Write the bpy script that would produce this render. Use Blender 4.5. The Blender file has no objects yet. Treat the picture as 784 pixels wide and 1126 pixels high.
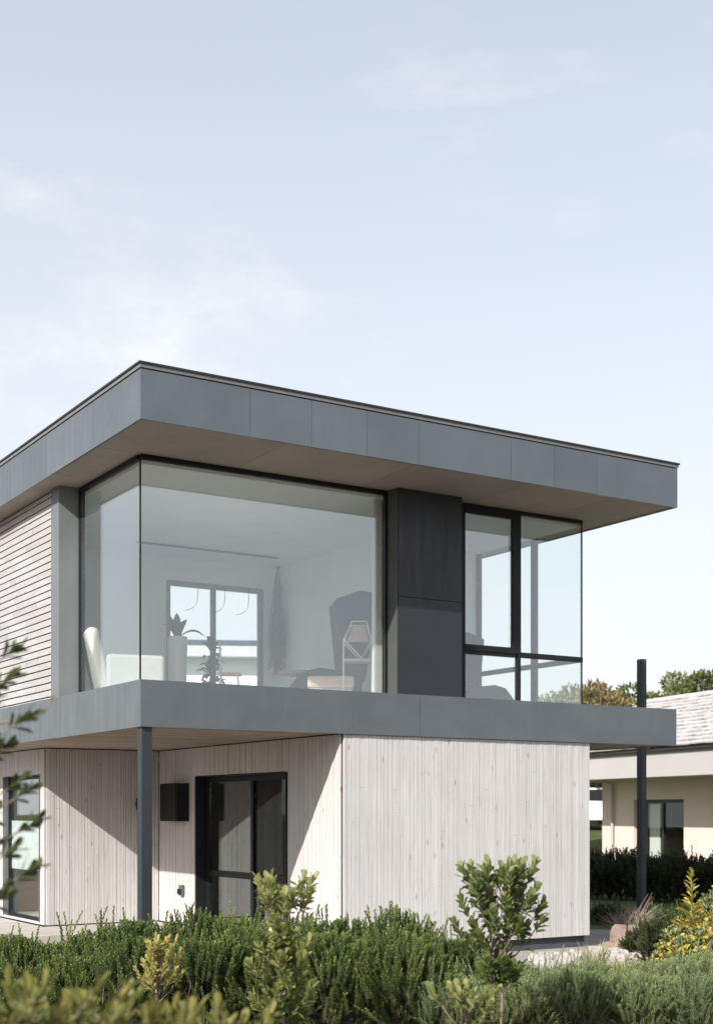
import bpy, math, random
from mathutils import Vector, Matrix, Quaternion
R = math.radians
rng = random.Random(7)
S = bpy.context.scene
C = S.collection

# ------------------------------------------------------------------ materials
def newmat(name):
    m = bpy.data.materials.new(name); m.use_nodes = True
    nt = m.node_tree; nt.nodes.clear()
    out = nt.nodes.new('ShaderNodeOutputMaterial')
    return m, nt, out
def nd(nt, typ, **kw):
    n = nt.nodes.new(typ)
    for k, v in kw.items():
        if k == 'inp':
            for kk, vv in v.items(): n.inputs[kk].default_value = vv
        else: setattr(n, k, v)
    return n
def lk(nt, a, b): nt.links.new(a, b)
def ramp(nt, fac, stops, interp='LINEAR'):
    r = nd(nt, 'ShaderNodeValToRGB'); r.color_ramp.interpolation = interp
    els = r.color_ramp.elements
    while len(els) < len(stops): els.new(0.5)
    for e, (p, c) in zip(els, stops):
        e.position = p; e.color = (c[0], c[1], c[2], 1)
    lk(nt, fac, r.inputs['Fac']); return r.outputs['Color']
def noise(nt, scale, detail=4, vec=None, rough=.55, sc3=None):
    n = nd(nt, 'ShaderNodeTexNoise', inp={'Scale': scale, 'Detail': detail, 'Roughness': rough})
    if vec is None:
        vec = nd(nt, 'ShaderNodeTexCoord').outputs['Object']
    if sc3:
        mp = nd(nt, 'ShaderNodeMapping', inp={'Scale': sc3}); lk(nt, vec, mp.inputs['Vector']); vec = mp.outputs['Vector']
    lk(nt, vec, n.inputs['Vector']); return n.outputs['Fac']
def attr(nt, name='rnd'):
    return nd(nt, 'ShaderNodeAttribute', attribute_name=name).outputs['Fac']
def mix(nt, fac, a, b, mode='MIX'):
    m = nd(nt, 'ShaderNodeMix', data_type='RGBA', blend_type=mode)
    if isinstance(fac, (int, float)): m.inputs[0].default_value = fac
    else: lk(nt, fac, m.inputs[0])
    for i, v in ((6, a), (7, b)):
        if isinstance(v, (tuple, list)): m.inputs[i].default_value = (v[0], v[1], v[2], 1)
        else: lk(nt, v, m.inputs[i])
    return m.outputs[2]
def mth(nt, op, a, b=None):
    m = nd(nt, 'ShaderNodeMath', operation=op)
    for i, v in ((0, a), (1, b)):
        if v is None: continue
        if isinstance(v, (int, float)): m.inputs[i].default_value = v
        else: lk(nt, v, m.inputs[i])
    return m.outputs[0]
def bump(nt, h, strength=.3, dist=.01):
    b = nd(nt, 'ShaderNodeBump', inp={'Strength': strength, 'Distance': dist}); lk(nt, h, b.inputs['Height']); return b.outputs['Normal']
def princ(nt, out, col, rough=.6, metal=0, normal=None, spec=.5):
    p = nd(nt, 'ShaderNodeBsdfPrincipled', inp={'Metallic': metal, 'Specular IOR Level': spec})
    if isinstance(col, (tuple, list)): p.inputs['Base Color'].default_value = (*col[:3], 1)
    else: lk(nt, col, p.inputs['Base Color'])
    if isinstance(rough, (int, float)): p.inputs['Roughness'].default_value = rough
    else: lk(nt, rough, p.inputs['Roughness'])
    if normal is not None: lk(nt, normal, p.inputs['Normal'])
    lk(nt, p.outputs[0], out.inputs['Surface']); return p
def m_plain(name, c, rough=.6, metal=0, var=.15, scale=6, bmp=.1, spec=.5):
    m, nt, out = newmat(name)
    f = noise(nt, scale, 5)
    col = ramp(nt, f, [(.25, [x*(1-var) for x in c]), (.75, [min(1, x*(1+var)) for x in c])])
    f2 = noise(nt, scale*12, 3)
    princ(nt, out, col, rough, metal, bump(nt, f2, bmp, .004), spec)
    return m
def m_wood(name, lo, mid, hi, axis, rough=.75):
    """boards: tone by the board's own value, grain along the axis, a few knots"""
    m, nt, out = newmat(name)
    a = attr(nt)
    base = ramp(nt, a, [(0, lo), (.35, mid), (1, hi)])
    sc = [26, 26, 26]; sc[axis] = 1.1
    tc = nd(nt, 'ShaderNodeTexCoord').outputs['Object']
    off = nd(nt, 'ShaderNodeVectorMath', operation='ADD'); lk(nt, tc, off.inputs[0])
    cmb = nd(nt, 'ShaderNodeCombineXYZ'); s = mth(nt, 'MULTIPLY', a, 37.0)
    for i in range(3): lk(nt, s, cmb.inputs[i])
    lk(nt, cmb.outputs[0], off.inputs[1])
    g = noise(nt, 1.6, 6, off.outputs[0], .65, sc)
    grain = ramp(nt, g, [(.3, (.80, .79, .77)), (.55, (1, 1, 1)), (.8, (.94, .92, .90))])
    col = mix(nt, 1.0, base, grain, 'MULTIPLY')
    big = noise(nt, .9, 4, tc)
    st = ramp(nt, big, [(.3, (.90, .88, .86)), (.62, (1, 1, 1))])
    col = mix(nt, .8, col, st, 'MULTIPLY')
    vs = [9, 9, 9]; vs[axis] = 2.2
    mp = nd(nt, 'ShaderNodeMapping', inp={'Scale': vs}); lk(nt, off.outputs[0], mp.inputs['Vector'])
    v = nd(nt, 'ShaderNodeTexVoronoi', inp={'Scale': 1.0}); lk(nt, mp.outputs[0], v.inputs['Vector'])
    kn = ramp(nt, v.outputs['Distance'], [(.05, (.45, .33, .24)), (.12, (1, 1, 1))])
    col = mix(nt, .75, col, kn, 'MULTIPLY')
    princ(nt, out, col, rough, 0, bump(nt, g, .35, .003), .3)
    return m
def m_leaf(name, lo, mid, hi, trans=.35, rough=.5):
    m, nt, out = newmat(name)
    a = attr(nt)
    info = nd(nt, 'ShaderNodeObjectInfo').outputs['Random']
    col = ramp(nt, a, [(0, lo), (.5, mid), (1, hi)])
    tone = ramp(nt, info, [(0, (.74, .82, .80)), (.5, (.98, 1.0, .95)), (1, (1.10, 1.05, .95))])
    col = mix(nt, 1.0, col, tone, 'MULTIPLY')
    p = nd(nt, 'ShaderNodeBsdfPrincipled', inp={'Roughness': rough, 'Specular IOR Level': .35}); lk(nt, col, p.inputs['Base Color'])
    t = nd(nt, 'ShaderNodeBsdfTranslucent'); lk(nt, col, t.inputs['Color'])
    mx = nd(nt, 'ShaderNodeMixShader', inp={0: trans}); lk(nt, p.outputs[0], mx.inputs[1]); lk(nt, t.outputs[0], mx.inputs[2])
    lk(nt, mx.outputs[0], out.inputs['Surface']); return m
def m_glass(name, tint=(.975, .994, .984), f0=.13, mx_=.9):
    m, nt, out = newmat(name)
    lw = nd(nt, 'ShaderNodeLayerWeight', inp={'Blend': .5})
    f = mth(nt, 'POWER', lw.outputs['Facing'], 4.0)
    f = mth(nt, 'ADD', mth(nt, 'MULTIPLY', f, mx_-f0), f0)
    t = nd(nt, 'ShaderNodeBsdfTransparent', inp={'Color': (*tint, 1)})
    g = nd(nt, 'ShaderNodeBsdfGlossy', inp={'Roughness': 0.0, 'Color': (.94, .975, 1, 1)})
    w = noise(nt, .7, 1)
    lk(nt, bump(nt, w, .02, .05), g.inputs['Normal'])
    mx = nd(nt, 'ShaderNodeMixShader'); lk(nt, f, mx.inputs[0]); lk(nt, t.outputs[0], mx.inputs[1]); lk(nt, g.outputs[0], mx.inputs[2])
    lk(nt, mx.outputs[0], out.inputs['Surface']); return m
def m_metal_panel(name, c, rough=.42, metal=.35):
    m, nt, out = newmat(name)
    a = attr(nt)
    f = noise(nt, 1.3, 4)
    col = ramp(nt, f, [(.3, [x*.92 for x in c]), (.7, [x*1.08 for x in c])])
    col = mix(nt, 1, col, ramp(nt, a, [(0, (.84, .855, .87)), (1, (1, 1, 1))]), 'MULTIPLY')
    streak = noise(nt, 2.0, 2, None, .5, (5, 5, .6))
    col = mix(nt, .5, col, ramp(nt, streak, [(.35, (.91, .92, .925)), (.65, (1, 1, 1))]), 'MULTIPLY')
    rg = nd(nt, 'ShaderNodeMapRange', inp={1: .3, 2: .7, 3: rough-.08, 4: rough+.12}); lk(nt, streak, rg.inputs[0])
    w = noise(nt, .8, 2)
    princ(nt, out, col, rg.outputs[0], metal, bump(nt, w, .45, .08)); return m
def m_ground(name, stops, scale, fine, bmp=.6):
    m, nt, out = newmat(name)
    f = noise(nt, scale, 8, None, .65); f2 = noise(nt, fine, 4)
    s = mth(nt, 'ADD', mth(nt, 'MULTIPLY', f, .6), mth(nt, 'MULTIPLY', f2, .4))
    princ(nt, out, ramp(nt, s, stops), .95, 0, bump(nt, f2, bmp, .03), .2); return m

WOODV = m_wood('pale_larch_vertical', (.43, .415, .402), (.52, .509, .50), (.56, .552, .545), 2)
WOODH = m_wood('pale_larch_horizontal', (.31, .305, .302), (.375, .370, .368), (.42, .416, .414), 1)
WOODS = m_wood('larch_soffit', (.30, .25, .205), (.40, .34, .285), (.48, .41, .35), 0)
FASCIA = m_metal_panel('slate_grey_sheet_metal', (.160, .180, .192), .32, .6)
DARKM = m_metal_panel('graphite_sheet_metal', (.024, .028, .035), .45, .2)
TRIMM = m_metal_panel('grey_trim_metal', (.155, .168, .170), .5, .1)
SIDET = m_metal_panel('dark_side_trim', (.070, .074, .070), .5, .1)
CAPM = m_plain('roof_edge_cap', (.10, .10, .10), .5, .2)
BLACK = m_plain('black_coated_aluminium', (.010, .011, .013), .5, spec=.25)
BLACKGAP = m_plain('dark_backing', (.018, .018, .018), .9)
SOFFIT = m_metal_panel('taupe_soffit_board', (.37, .33, .285), .6, 0)
GLASS = m_glass('clear_glazing')
GLASS2 = m_glass('far_glazing', (.98, .99, .995), .04, .7)
GLASS3 = m_glass('uncoated_glazing', (.92, .95, .94), .018, .22)
FROST = m_plain('frosted_film', (.54, .60, .59), .5)
WHITEW = m_plain('white_plaster', (.80, .845, .875), .85, 0, .03, 2)
FLOORM = m_plain('oak_floor', (.42, .33, .25), .5, 0, .15, 3)
CONC = m_plain('pale_concrete', (.42, .38, .345), .9, 0, .14, 4, .4)
PLINTH = m_plain('dark_plinth_coating', (.055, .060, .066), .8, 0, .2, 3, .3)
POSTM = m_metal_panel('anthracite_post_paint', (.030, .037, .042), .45, .2)
ROOFTOP = m_plain('roof_membrane', (.10, .10, .10), .9)
CREAM = m_plain('cream_render', (.67, .53, .475), .9, 0, .07, 1.2, .3)
FASCW = m_plain('off_white_fascia', (.40, .385, .37), .7, 0, .05, 1.0)
BROWNF = m_plain('dark_brown_frame', (.02, .017, .015), .5)
WHITEP = m_plain('white_paint', (.78, .78, .77), .5, 0, .04)
WHITEF = m_plain('white_fabric', (.48, .475, .46), .9, 0, .06, 8, .3)
PINK = m_plain('pale_pink_plywood', (.60, .45, .40), .6, 0, .08)
OAK = m_plain('warm_table_wood', (.45, .28, .20), .55, 0, .15)
SLATE = m_plain('slate_blue_upholstery', (.030, .052, .085), .85, 0, .12, 5, .3)
MACR = m_plain('grey_cord', (.06, .085, .12), .95, 0, .3, 9, .6)
POTW = m_plain('white_ceramic', (.75, .74, .72), .35, 0, .05)
SOIL = m_plain('potting_soil', (.05, .035, .025), .95)
CURT = m_plain('cream_curtain', (.60, .58, .54), .95, 0, .05)
SILVER = m_plain('brushed_grey_plastic', (.10, .10, .11), .4)
BARK = m_plain('pale_brown_bark', (.20, .155, .12), .9, 0, .3, 12, .6)
BARKD = m_plain('dark_bark', (.09, .065, .05), .95, 0, .3, 9, .8)
TWIG = m_plain('dry_twig', (.26, .20, .165), .95, 0, .35, 10, .5)
ROCKW = m_plain('pale_limestone', (.36, .335, .31), .95, 0, .2, 5, 1.0)
ROCKR = m_plain('reddish_stone', (.23, .165, .135), .95, 0, .28, 6, 1.0)
GRAVEL = m_ground('pale_gravel', [(.3, (.22, .20, .18)), (.5, (.34, .315, .29)), (.7, (.46, .435, .41))], 6, 45, 1.0)
SOILG = m_ground('garden_earth', [(.3, (.07, .055, .04)), (.5, (.16, .125, .095)), (.7, (.28, .235, .19))], 2.2, 30, .9)
GRASSG = m_ground('mown_grass', [(.3, (.035, .05, .016)), (.5, (.075, .10, .032)), (.72, (.13, .14, .055))], 1.4, 40, .9)
L_HEDGE = m_leaf('dark_green_needles', (.026, .048, .014), (.105, .155, .042), (.29, .34, .11), .42)
L_ROSE = m_leaf('grey_green_needles', (.100, .145, .055), (.265, .335, .145), (.45, .50, .26), .44)
L_BROAD = m_leaf('broad_olive_leaves', (.060, .085, .026), (.145, .180, .052), (.38, .37, .15), .42, .36)
L_FORE = m_leaf('yellow_green_leaves', (.034, .050, .014), (.105, .125, .034), (.25, .235, .075), .4, .42)
L_YEL = m_leaf('yellow_variegated_leaves', (.10, .13, .03), (.32, .31, .085), (.52, .47, .19), .4)
L_FLOW = m_leaf('yellow_flower_bracts', (.35, .25, .03), (.62, .46, .06), (.72, .60, .18), .3)
L_SUCC = m_leaf('sage_succulent_leaves', (.08, .11, .05), (.17, .20, .085), (.32, .30, .12), .2)
L_BUSH = m_leaf('dark_small_leaves', (.022, .032, .013), (.050, .068, .026), (.10, .115, .045), .25)
L_TREE = m_leaf('olive_tree_leaves', (.075, .085, .030), (.150, .165, .062), (.29, .29, .13), .35)
L_TREEB = m_leaf('ochre_tree_leaves', (.13, .105, .045), (.26, .205, .095), (.38, .31, .16), .35)
L_NHEDGE = m_leaf('deep_green_hedge_leaves', (.012, .022, .009), (.034, .052, .018), (.075, .10, .035), .25)
L_IND = m_leaf('houseplant_leaves', (.018, .035, .022), (.035, .065, .035), (.07, .11, .05), .2)
L_DRY = m_leaf('straw_leaves', (.25, .20, .12), (.40, .34, .22), (.50, .44, .30), .3)

# ------------------------------------------------------------------ mesh builder
class MB:
    def __init__(s): s.v = []; s.f = []; s.r = []; s.m = []
    def quad(s, p, rnd=.5, mi=0):
        n = len(s.v); s.v += [tuple(q) for q in p]; s.f.append(tuple(range(n, n+len(p)))); s.r.append(rnd); s.m.append(mi)
    def box(s, x0, x1, y0, y1, z0, z1, rnd=.5, mi=0):
        if x0 > x1: x0, x1 = x1, x0
        if y0 > y1: y0, y1 = y1, y0
        if z0 > z1: z0, z1 = z1, z0
        n = len(s.v)
        s.v += [(x0,y0,z0),(x1,y0,z0),(x1,y1,z0),(x0,y1,z0),(x0,y0,z1),(x1,y0,z1),(x1,y1,z1),(x0,y1,z1)]
        for q in ((3,2,1,0),(4,5,6,7),(0,1,5,4),(1,2,6,5),(2,3,7,6),(3,0,4,7)):
            s.f.append(tuple(n+i for i in q)); s.r.append(rnd); s.m.append(mi)
        return s
    def prism(s, pts, axis, t0, t1, rnd=.5, mi=0):
        """polygon in the two other axes, extruded along axis"""
        def mk(p, t):
            if axis == 0: return (t, p[0], p[1])
            if axis == 1: return (p[0], t, p[1])
            return (p[0], p[1], t)
        n = len(s.v); k = len(pts)
        s.v += [mk(p, t0) for p in pts] + [mk(p, t1) for p in pts]
        fs = [tuple(range(n, n+k))[::-1], tuple(range(n+k, n+2*k))] + [(n+i, n+(i+1) % k, n+k+(i+1) % k, n+k+i) for i in range(k)]
        for f in fs: s.f.append(f); s.r.append(rnd); s.m.append(mi)
        return s
    def tube(s, pts, rad, k=6, rnd=.5, mi=0):
        pts = [Vector(p) for p in pts]
        if isinstance(rad, (int, float)): rad = [rad]*len(pts)
        n0 = len(s.v)
        for i, p in enumerate(pts):
            d = (pts[min(i+1, len(pts)-1)] - pts[max(i-1, 0)])
            if d.length < 1e-9: d = Vector((0,0,1))
            d.normalize()
            up = Vector((0,0,1)) if abs(d.z) < .9 else Vector((1,0,0))
            x = d.cross(up).normalized(); y = d.cross(x)
            for j in range(k):
                a = 2*math.pi*j/k
                s.v.append(tuple(p + (x*math.cos(a)+y*math.sin(a))*rad[i]))
        for i in range(len(pts)-1):
            for j in range(k):
                a = n0+i*k+j; b = n0+i*k+(j+1) % k
                s.f.append((a, b, b+k, a+k)); s.r.append(rnd); s.m.append(mi)
        s.f.append(tuple(n0+j for j in range(k))[::-1]); s.r.append(rnd); s.m.append(mi)
        e = n0+(len(pts)-1)*k
        s.f.append(tuple(e+j for j in range(k))); s.r.append(rnd); s.m.append(mi)
        return s
    def lathe(s, prof, c=(0,0,0), k=24, rnd=.5, mi=0):
        n0 = len(s.v)
        for r, z in prof:
            for j in range(k):
                a = 2*math.pi*j/k; s.v.append((c[0]+r*math.cos(a), c[1]+r*math.sin(a), c[2]+z))
        for i in range(len(prof)-1):
            for j in range(k):
                a = n0+i*k+j; b = n0+i*k+(j+1) % k
                s.f.append((a, b, b+k, a+k)); s.r.append(rnd); s.m.append(mi)
        s.f.append(tuple(n0+j for j in range(k))[::-1]); s.r.append(rnd); s.m.append(mi)
        e = n0+(len(prof)-1)*k
        s.f.append(tuple(e+j for j in range(k))); s.r.append(rnd); s.m.append(mi)
        return s
    def leaf(s, p, d, nrm, L, W, rnd, mi=0, kind='needle', fold=.25, droop=0.0):
        d = d.normalized(); side = d.cross(nrm)
        if side.length < 1e-4: side = d.cross(Vector((.3,.7,.2)))
        side.normalize(); up = side.cross(d).normalized()
        if kind == 'needle':
            m = p + d*L*.55
            s.quad([p, m+side*W*.5, p+d*L, m-side*W*.5], rnd, mi)
        else:
            # obovate leaf, folded on its midrib
            n = len(s.v)
            def q(t, w, h): return tuple(p + d*(L*t) + side*(W*w) + up*(h*W - droop*L*t*t))
            s.v += [q(0,.06,0), q(0,-.06,0), q(.4,0,-.04), q(.4,.36,fold*.36), q(.4,-.36,fold*.36),
                    q(.75,0,-.02), q(.75,.47,fold*.47), q(.75,-.47,fold*.47), q(1,0,.02), q(.95,.22,fold*.25), q(.95,-.22,fold*.25)]
            for f in ((0,2,3),(1,0,2),(1,4,2),(2,5,6,3),(2,4,7,5),(5,8,9,6),(5,7,10,8)):
                f = tuple(n+i for i in f)
                s.f.append(f); s.r.append(rnd); s.m.append(mi)
    def build(s, name, mats, parent=None, bevel=0, smooth=False):
        me = bpy.data.meshes.new(name); me.from_pydata(s.v, [], s.f)
        if not isinstance(mats, (list, tuple)): mats = [mats]
        for m in mats: me.materials.append(m)
        if len(mats) > 1: me.polygons.foreach_set('material_index', s.m)
        at = me.attributes.new('rnd', 'FLOAT', 'FACE'); at.data.foreach_set('value', s.r)
        if smooth: me.polygons.foreach_set('use_smooth', [True]*len(s.f))
        me.update()
        o = bpy.data.objects.new(name, me); C.objects.link(o)
        if parent: o.parent = parent
        if bevel:
            b = o.modifiers.new('bevel', 'BEVEL'); b.width = bevel; b.segments = 2; b.limit_method = 'ANGLE'
        return o
def B(*a, rnd=.5): return MB().box(*a, rnd=rnd)
def tag(o, label, cat, group=None, kind=None):
    o['label'] = label; o['category'] = cat
    if group: o['group'] = group
    return o
def thing(name, label, cat, loc=(0,0,0), rz=0, group=None):
    o = bpy.data.objects.new(name, None); C.objects.link(o); o.empty_display_size = .2
    o.location = loc; o.rotation_euler = (0,0,rz)
    return tag(o, label, cat, group)
def struct(o): o['kind'] = 'structure'; return o
def dup(root, loc, rz=0, sc=1, label=None):
    r = root.copy(); C.objects.link(r); r.location = loc; r.rotation_euler = (0,0,rz)
    r.scale = (sc, sc, sc) if isinstance(sc, (int, float)) else sc
    if label: r['label'] = label
    for ch in list(root.children):
        c = ch.copy(); C.objects.link(c); c.parent = r
        for g in ch.children:
            d = g.copy(); C.objects.link(d); d.parent = c
    return r

# ------------------------------------------------------------------ camera, frame of the house
EYE = 1.85; F = 1483.0
cam = bpy.data.cameras.new('camera'); co = bpy.data.objects.new('camera', cam); C.objects.link(co)
co.location = (0, 0, EYE); co.rotation_euler = (R(90), 0, 0)
cam.sensor_fit = 'HORIZONTAL'; cam.sensor_width = 36; cam.lens = 36*F/784; cam.shift_y = (894-563)/784
cam.clip_start = .1; cam.clip_end = 3000
cam.dof.use_dof = True; cam.dof.focus_distance = 15.5; cam.dof.aperture_fstop = 3.2
S.camera = co
TH = math.atan2(.5309, .8474)
def W(a, b, z=0): return Vector((-2.4+.8474*a-.5309*b, 15+.5309*a+.8474*b, z))
def pix(x, Y, y=None):
    return Vector(((x-392)/F*Y, Y, 0 if y is None else EYE-(y-894)/F*Y))

# ------------------------------------------------------------------ light and sky
tdir = Vector((.8474*1-.5309*.514, .5309*1+.8474*.514, -.71)).normalized()
sun = bpy.data.lights.new('sun', 'SUN'); so = bpy.data.objects.new('sun', sun); C.objects.link(so)
sun.energy = 3.8; sun.angle = R(.53); sun.color = (1.0, .962, .905)
so.rotation_euler = tdir.to_track_quat('-Z', 'Y').to_euler(); so.location = (-10, -16, 14)
el = math.asin(-tdir.z); az = math.atan2(-tdir.x, -tdir.y)
wd = bpy.data.worlds.new('World'); S.world = wd; wd.use_nodes = True
nt = wd.node_tree; nt.nodes.clear()
wo = nd(nt, 'ShaderNodeOutputWorld'); bg = nd(nt, 'ShaderNodeBackground', inp={'Strength': .10})
sky = nd(nt, 'ShaderNodeTexSky', sky_type='NISHITA'); sky.sun_disc = False
sky.sun_elevation = el; sky.sun_rotation = az % (2*math.pi); sky.air_density = 1.0; sky.dust_density = 1.6; sky.ozone_density = 1.0
gen = nd(nt, 'ShaderNodeTexCoord').outputs['Generated']
c1 = noise(nt, 3.2, 6, gen, .6, (1, 1, 2.6))
c2 = noise(nt, 11.0, 7, gen, .62, (1, 1, 1.6))
sepz = nd(nt, 'ShaderNodeSeparateXYZ'); lk(nt, gen, sepz.inputs[0])
low = nd(nt, 'ShaderNodeMapRange', inp={1: 0.0, 2: .62, 3: .95, 4: .40}); lk(nt, sepz.outputs['Z'], low.inputs[0])
wisps = mth(nt, 'MULTIPLY', nd_ := ramp(nt, c1, [(.50, (0,0,0)), (.66, (1,1,1))]), 1.0)
w2 = mth(nt, 'MULTIPLY', wisps, ramp(nt, c2, [(.40, (.12,.12,.12)), (.62, (1,1,1))]))
cf = mth(nt, 'MINIMUM', mth(nt, 'ADD', low.outputs[0], mth(nt, 'MULTIPLY', w2, .24)), 1.0)
skyc = mix(nt, cf, sky.outputs[0], (5.45, 5.56, 5.65))
lk(nt, skyc, bg.inputs['Color']); lk(nt, bg.outputs[0], wo.inputs['Surface'])
S.cycles.diffuse_bounces = 8; S.cycles.max_bounces = 16; S.cycles.transparent_max_bounces = 24
vs = S.view_settings; vs.view_transform = 'Standard'; vs.look = 'None'; vs.exposure = .88; vs.gamma = 1; vs.use_curve_mapping = False

# ------------------------------------------------------------------ ground
g = MB(); g.quad([(-900,-900,0),(900,-900,0),(900,1500,0),(-900,1500,0)])
struct(g.build('ground', SOILG))
lawn = MB(); lawn.quad([(2.5,21.3,.006),(30,20.6,.006),(30,60,.006),(-30,60,.006),(-30,34,.006),(1.0,27,.006)])
struct(lawn.build('lawn', GRASSG))
bk = MB()
nx, ny = 30, 14
idx = {}
for i in range(nx+1):
    for j in range(ny+1):
        x = -60+150*i/nx; y = 37+75*j/ny
        t = min(1, j/2); z = -.05+1.35*(t*t*(3-2*t)) + max(0, (j-2))*.10 + rng.uniform(-.06, .06)
        idx[i,j] = len(bk.v); bk.v.append((x, y, z))
for i in range(nx):
    for j in range(ny):
        bk.f.append((idx[i,j], idx[i+1,j], idx[i+1,j+1], idx[i,j+1])); bk.r.append(.5); bk.m.append(0)
struct(bk.build('grass_bank', GRASSG, smooth=True))
gp = MB(); gp.quad([W(2.0,-1.9,.004), W(9.8,-1.7,.004), W(9.4,2.5,.004), W(6.7,2.5,.004), W(2.0,0,.004)])
struct(gp.build('gravel_bed', GRAVEL))
pv = MB(); pv.box(-6, .78, 4.1, 8.6, 0, .15); pv.box(.7801, 2.62, 4.1, 5.49, 0, .15)
o = pv.build('paved_terrace', CONC, bevel=.01); o.location = W(0,0,0); o.rotation_euler = (0,0,TH); struct(o)

# ------------------------------------------------------------------ main house
ZB, Z1, Z2, Z3, Z4 = .165, 2.81, 3.336, 6.24, 6.80      # cladding base, slab, deck, soffit, roof edge
A1, BK = 8.26, 8.3
house = thing('house', 'two-storey modern house with charcoal roof band, corner glazing and pale timber cladding', 'house', W(0,0,0), TH)

def clad(name, axis, face, out, lo, hi, z0, z1, holes=(), seed=1, mat=WOODV):
    """vertical boards on a wall. axis 0: wall runs along x at y=face; axis 1: runs along y at x=face. out=-1: boards stand on the minus side"""
    rr = random.Random(seed); mb = MB(); x = lo
    T = .022
    def put(l0, l1, za, zb, t0, t1, r, mi=0):
        if axis == 0: mb.box(l0, l1, t0, t1, za, zb, r, mi)
        else: mb.box(t0, t1, l0, l1, za, zb, r, mi)
    while x < hi-.005:
        w = rr.choice((.030, .038, .045, .052, .060, .072)); e = min(x+w, hi)
        if hi-e < .03: e = hi
        gap = rr.choice((.003, .0045, .006))
        d = out*(T+rr.uniform(0, .007)); r = min(1, max(0, rr.gauss(.6, .15)))
        segs = [(z0, z1)]
        for (h0, h1, hz0, hz1) in holes:
            if e > h0+.002 and x < h1-.002:
                segs = []
                if hz0 > z0+.02: segs.append((z0, hz0))
                if hz1 < z1-.02: segs.append((hz1, z1))
        for za, zb in segs:
            if zb-za > 1.5 and rr.random() < .3:
                c = rr.uniform(za+.4, zb-.4)
                put(x, e-gap, za, c-.0015, face, face+d, r); put(x, e-gap, c+.0015, zb, face, face+d, min(1, max(0, r+rr.uniform(-.25, .25))))
            else: put(x, e-gap, za, zb, face, face+d, r)
        x = e
    # backing wall
    ba, bb = (face-out*.003, face-out*.17)
    xs = lo
    for (h0, h1, hz0, hz1) in sorted(holes):
        put(xs, h0, z0, z1, ba, bb, .5, 1)
        if hz0 > z0+.01: put(h0, h1, z0, hz0, ba, bb, .5, 1)
        put(h0, h1, hz1, z1, ba, bb, .5, 1); xs = h1
    put(xs, hi, z0, z1, ba, bb, .5, 1)
    return mb.build(name, [mat, BLACKGAP], house)
ZH = 2.385
AW, AR, BC, AD = 2.67, 6.64, 5.54, .83
clad('wall', 0, .06, -1, AW+.004, AR, ZB, Z1-.004, seed=3)                         # front
clad('wall', 1, AW, -1, .085, BC-.03, ZB, Z1-.004, holes=[(1.43, 4.18, .20, ZH)], seed=4)   # side with the window
clad('wall', 0, BC, -1, AD, AW-.03, ZB, Z1-.004, seed=5)                           # recessed front
clad('wall', 1, AD, -1, BC+.02, 8.0, ZB, Z1-.004, holes=[(5.76, 7.54, .20, 2.43)], seed=6)
B(AR-.17, AR-.004, .24, 8.0, ZB, Z1-.004).build('wall', WOODV, house)
B(AD+.18, AR-.18, 7.86, 8.02, ZB, Z1-.004).build('wall', CREAM, house)
p = MB(); p.box(AW+.03, AR-.04, .10, .26, 0, ZB-.003); p.box(AR-.2, AR-.05, .27, 7.9, 0, ZB-.003); p.box(AW+.04, AW+.2, .28, 5.4, 0, ZB-.003)
p.box(AD+.04, AW+.2, 5.58, 5.7, 0, ZB-.003); p.box(AD+.04, AD+.16, 5.72, 7.9, 0, ZB-.003)
p.build('plinth', PLINTH, house)
# ground-floor rooms
f = MB(); f.box(AD+.2, AR-.2, 5.75, 7.85, .10, .18); f.box(AW+.22, AR-.2, .26, 5.745, .10, .18); f.build('floor', FLOORM, house)
f = MB(); f.box(AW+.22, AR-.2, .26, 5.745, Z1-.08, Z1-.02); f.box(AD+.2, AR-.2, 5.75, 7.85, Z1-.08, Z1-.02); f.build('ceiling', WHITEW, house)
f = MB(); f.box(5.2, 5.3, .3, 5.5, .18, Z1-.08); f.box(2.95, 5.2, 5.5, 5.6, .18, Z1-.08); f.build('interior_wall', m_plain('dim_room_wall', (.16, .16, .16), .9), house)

def window(axis, face, lo, hi, z0, z1, mull=(), trans=None, fw=.06, fd=.07, name='window', mat=BLACK, glass=GLASS, inset=0, par=house, gt=.014, glass2=None):
    """frame + panes; axis as in clad"""
    fr = MB()
    def put(mb, l0, l1, za, zb, t0, t1):
        if axis == 0: mb.box(l0, l1, t0, t1, za, zb)
        else: mb.box(t0, t1, l0, l1, za, zb)
    t0, t1 = face, face+fd
    put(fr, lo, lo+fw, z0, z1, t0, t1); put(fr, hi-fw, hi, z0, z1, t0, t1)
    put(fr, lo+fw, hi-fw, z0, z0+fw, t0, t1); put(fr, lo+fw, hi-fw, z1-fw, z1, t0, t1)
    cols = [lo+fw]
    for mu in mull:
        put(fr, mu-fw*.5, mu+fw*.5, z0+fw, z1-fw, t0+.002, t1-.002); cols += [mu-fw*.5, mu+fw*.5]
    cols.append(hi-fw)
    rows = [(z0+fw, z1-fw)] if trans is None else [(z0+fw, trans-fw*.6), (trans+fw*.6, z1-fw)]
    wn = fr.build(name, mat, par)
    if trans is not None:
        tr = MB()
        for i in range(0, len(cols), 2): put(tr, cols[i], cols[i+1], trans-fw*.6, trans+fw*.6, t0+.004, t1-.004)
        tr.build('transom', mat, wn)
    tm = (t0+t1)/2
    for i in range(0, len(cols), 2):
        for (za, zb) in rows:
            pn = MB(); put(pn, cols[i]+.001, cols[i+1]-.001, za+.001, zb-.001, tm-gt/2, tm+gt/2); pn.build('pane', (glass2 or glass) if i else glass, wn)
    return wn
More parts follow.
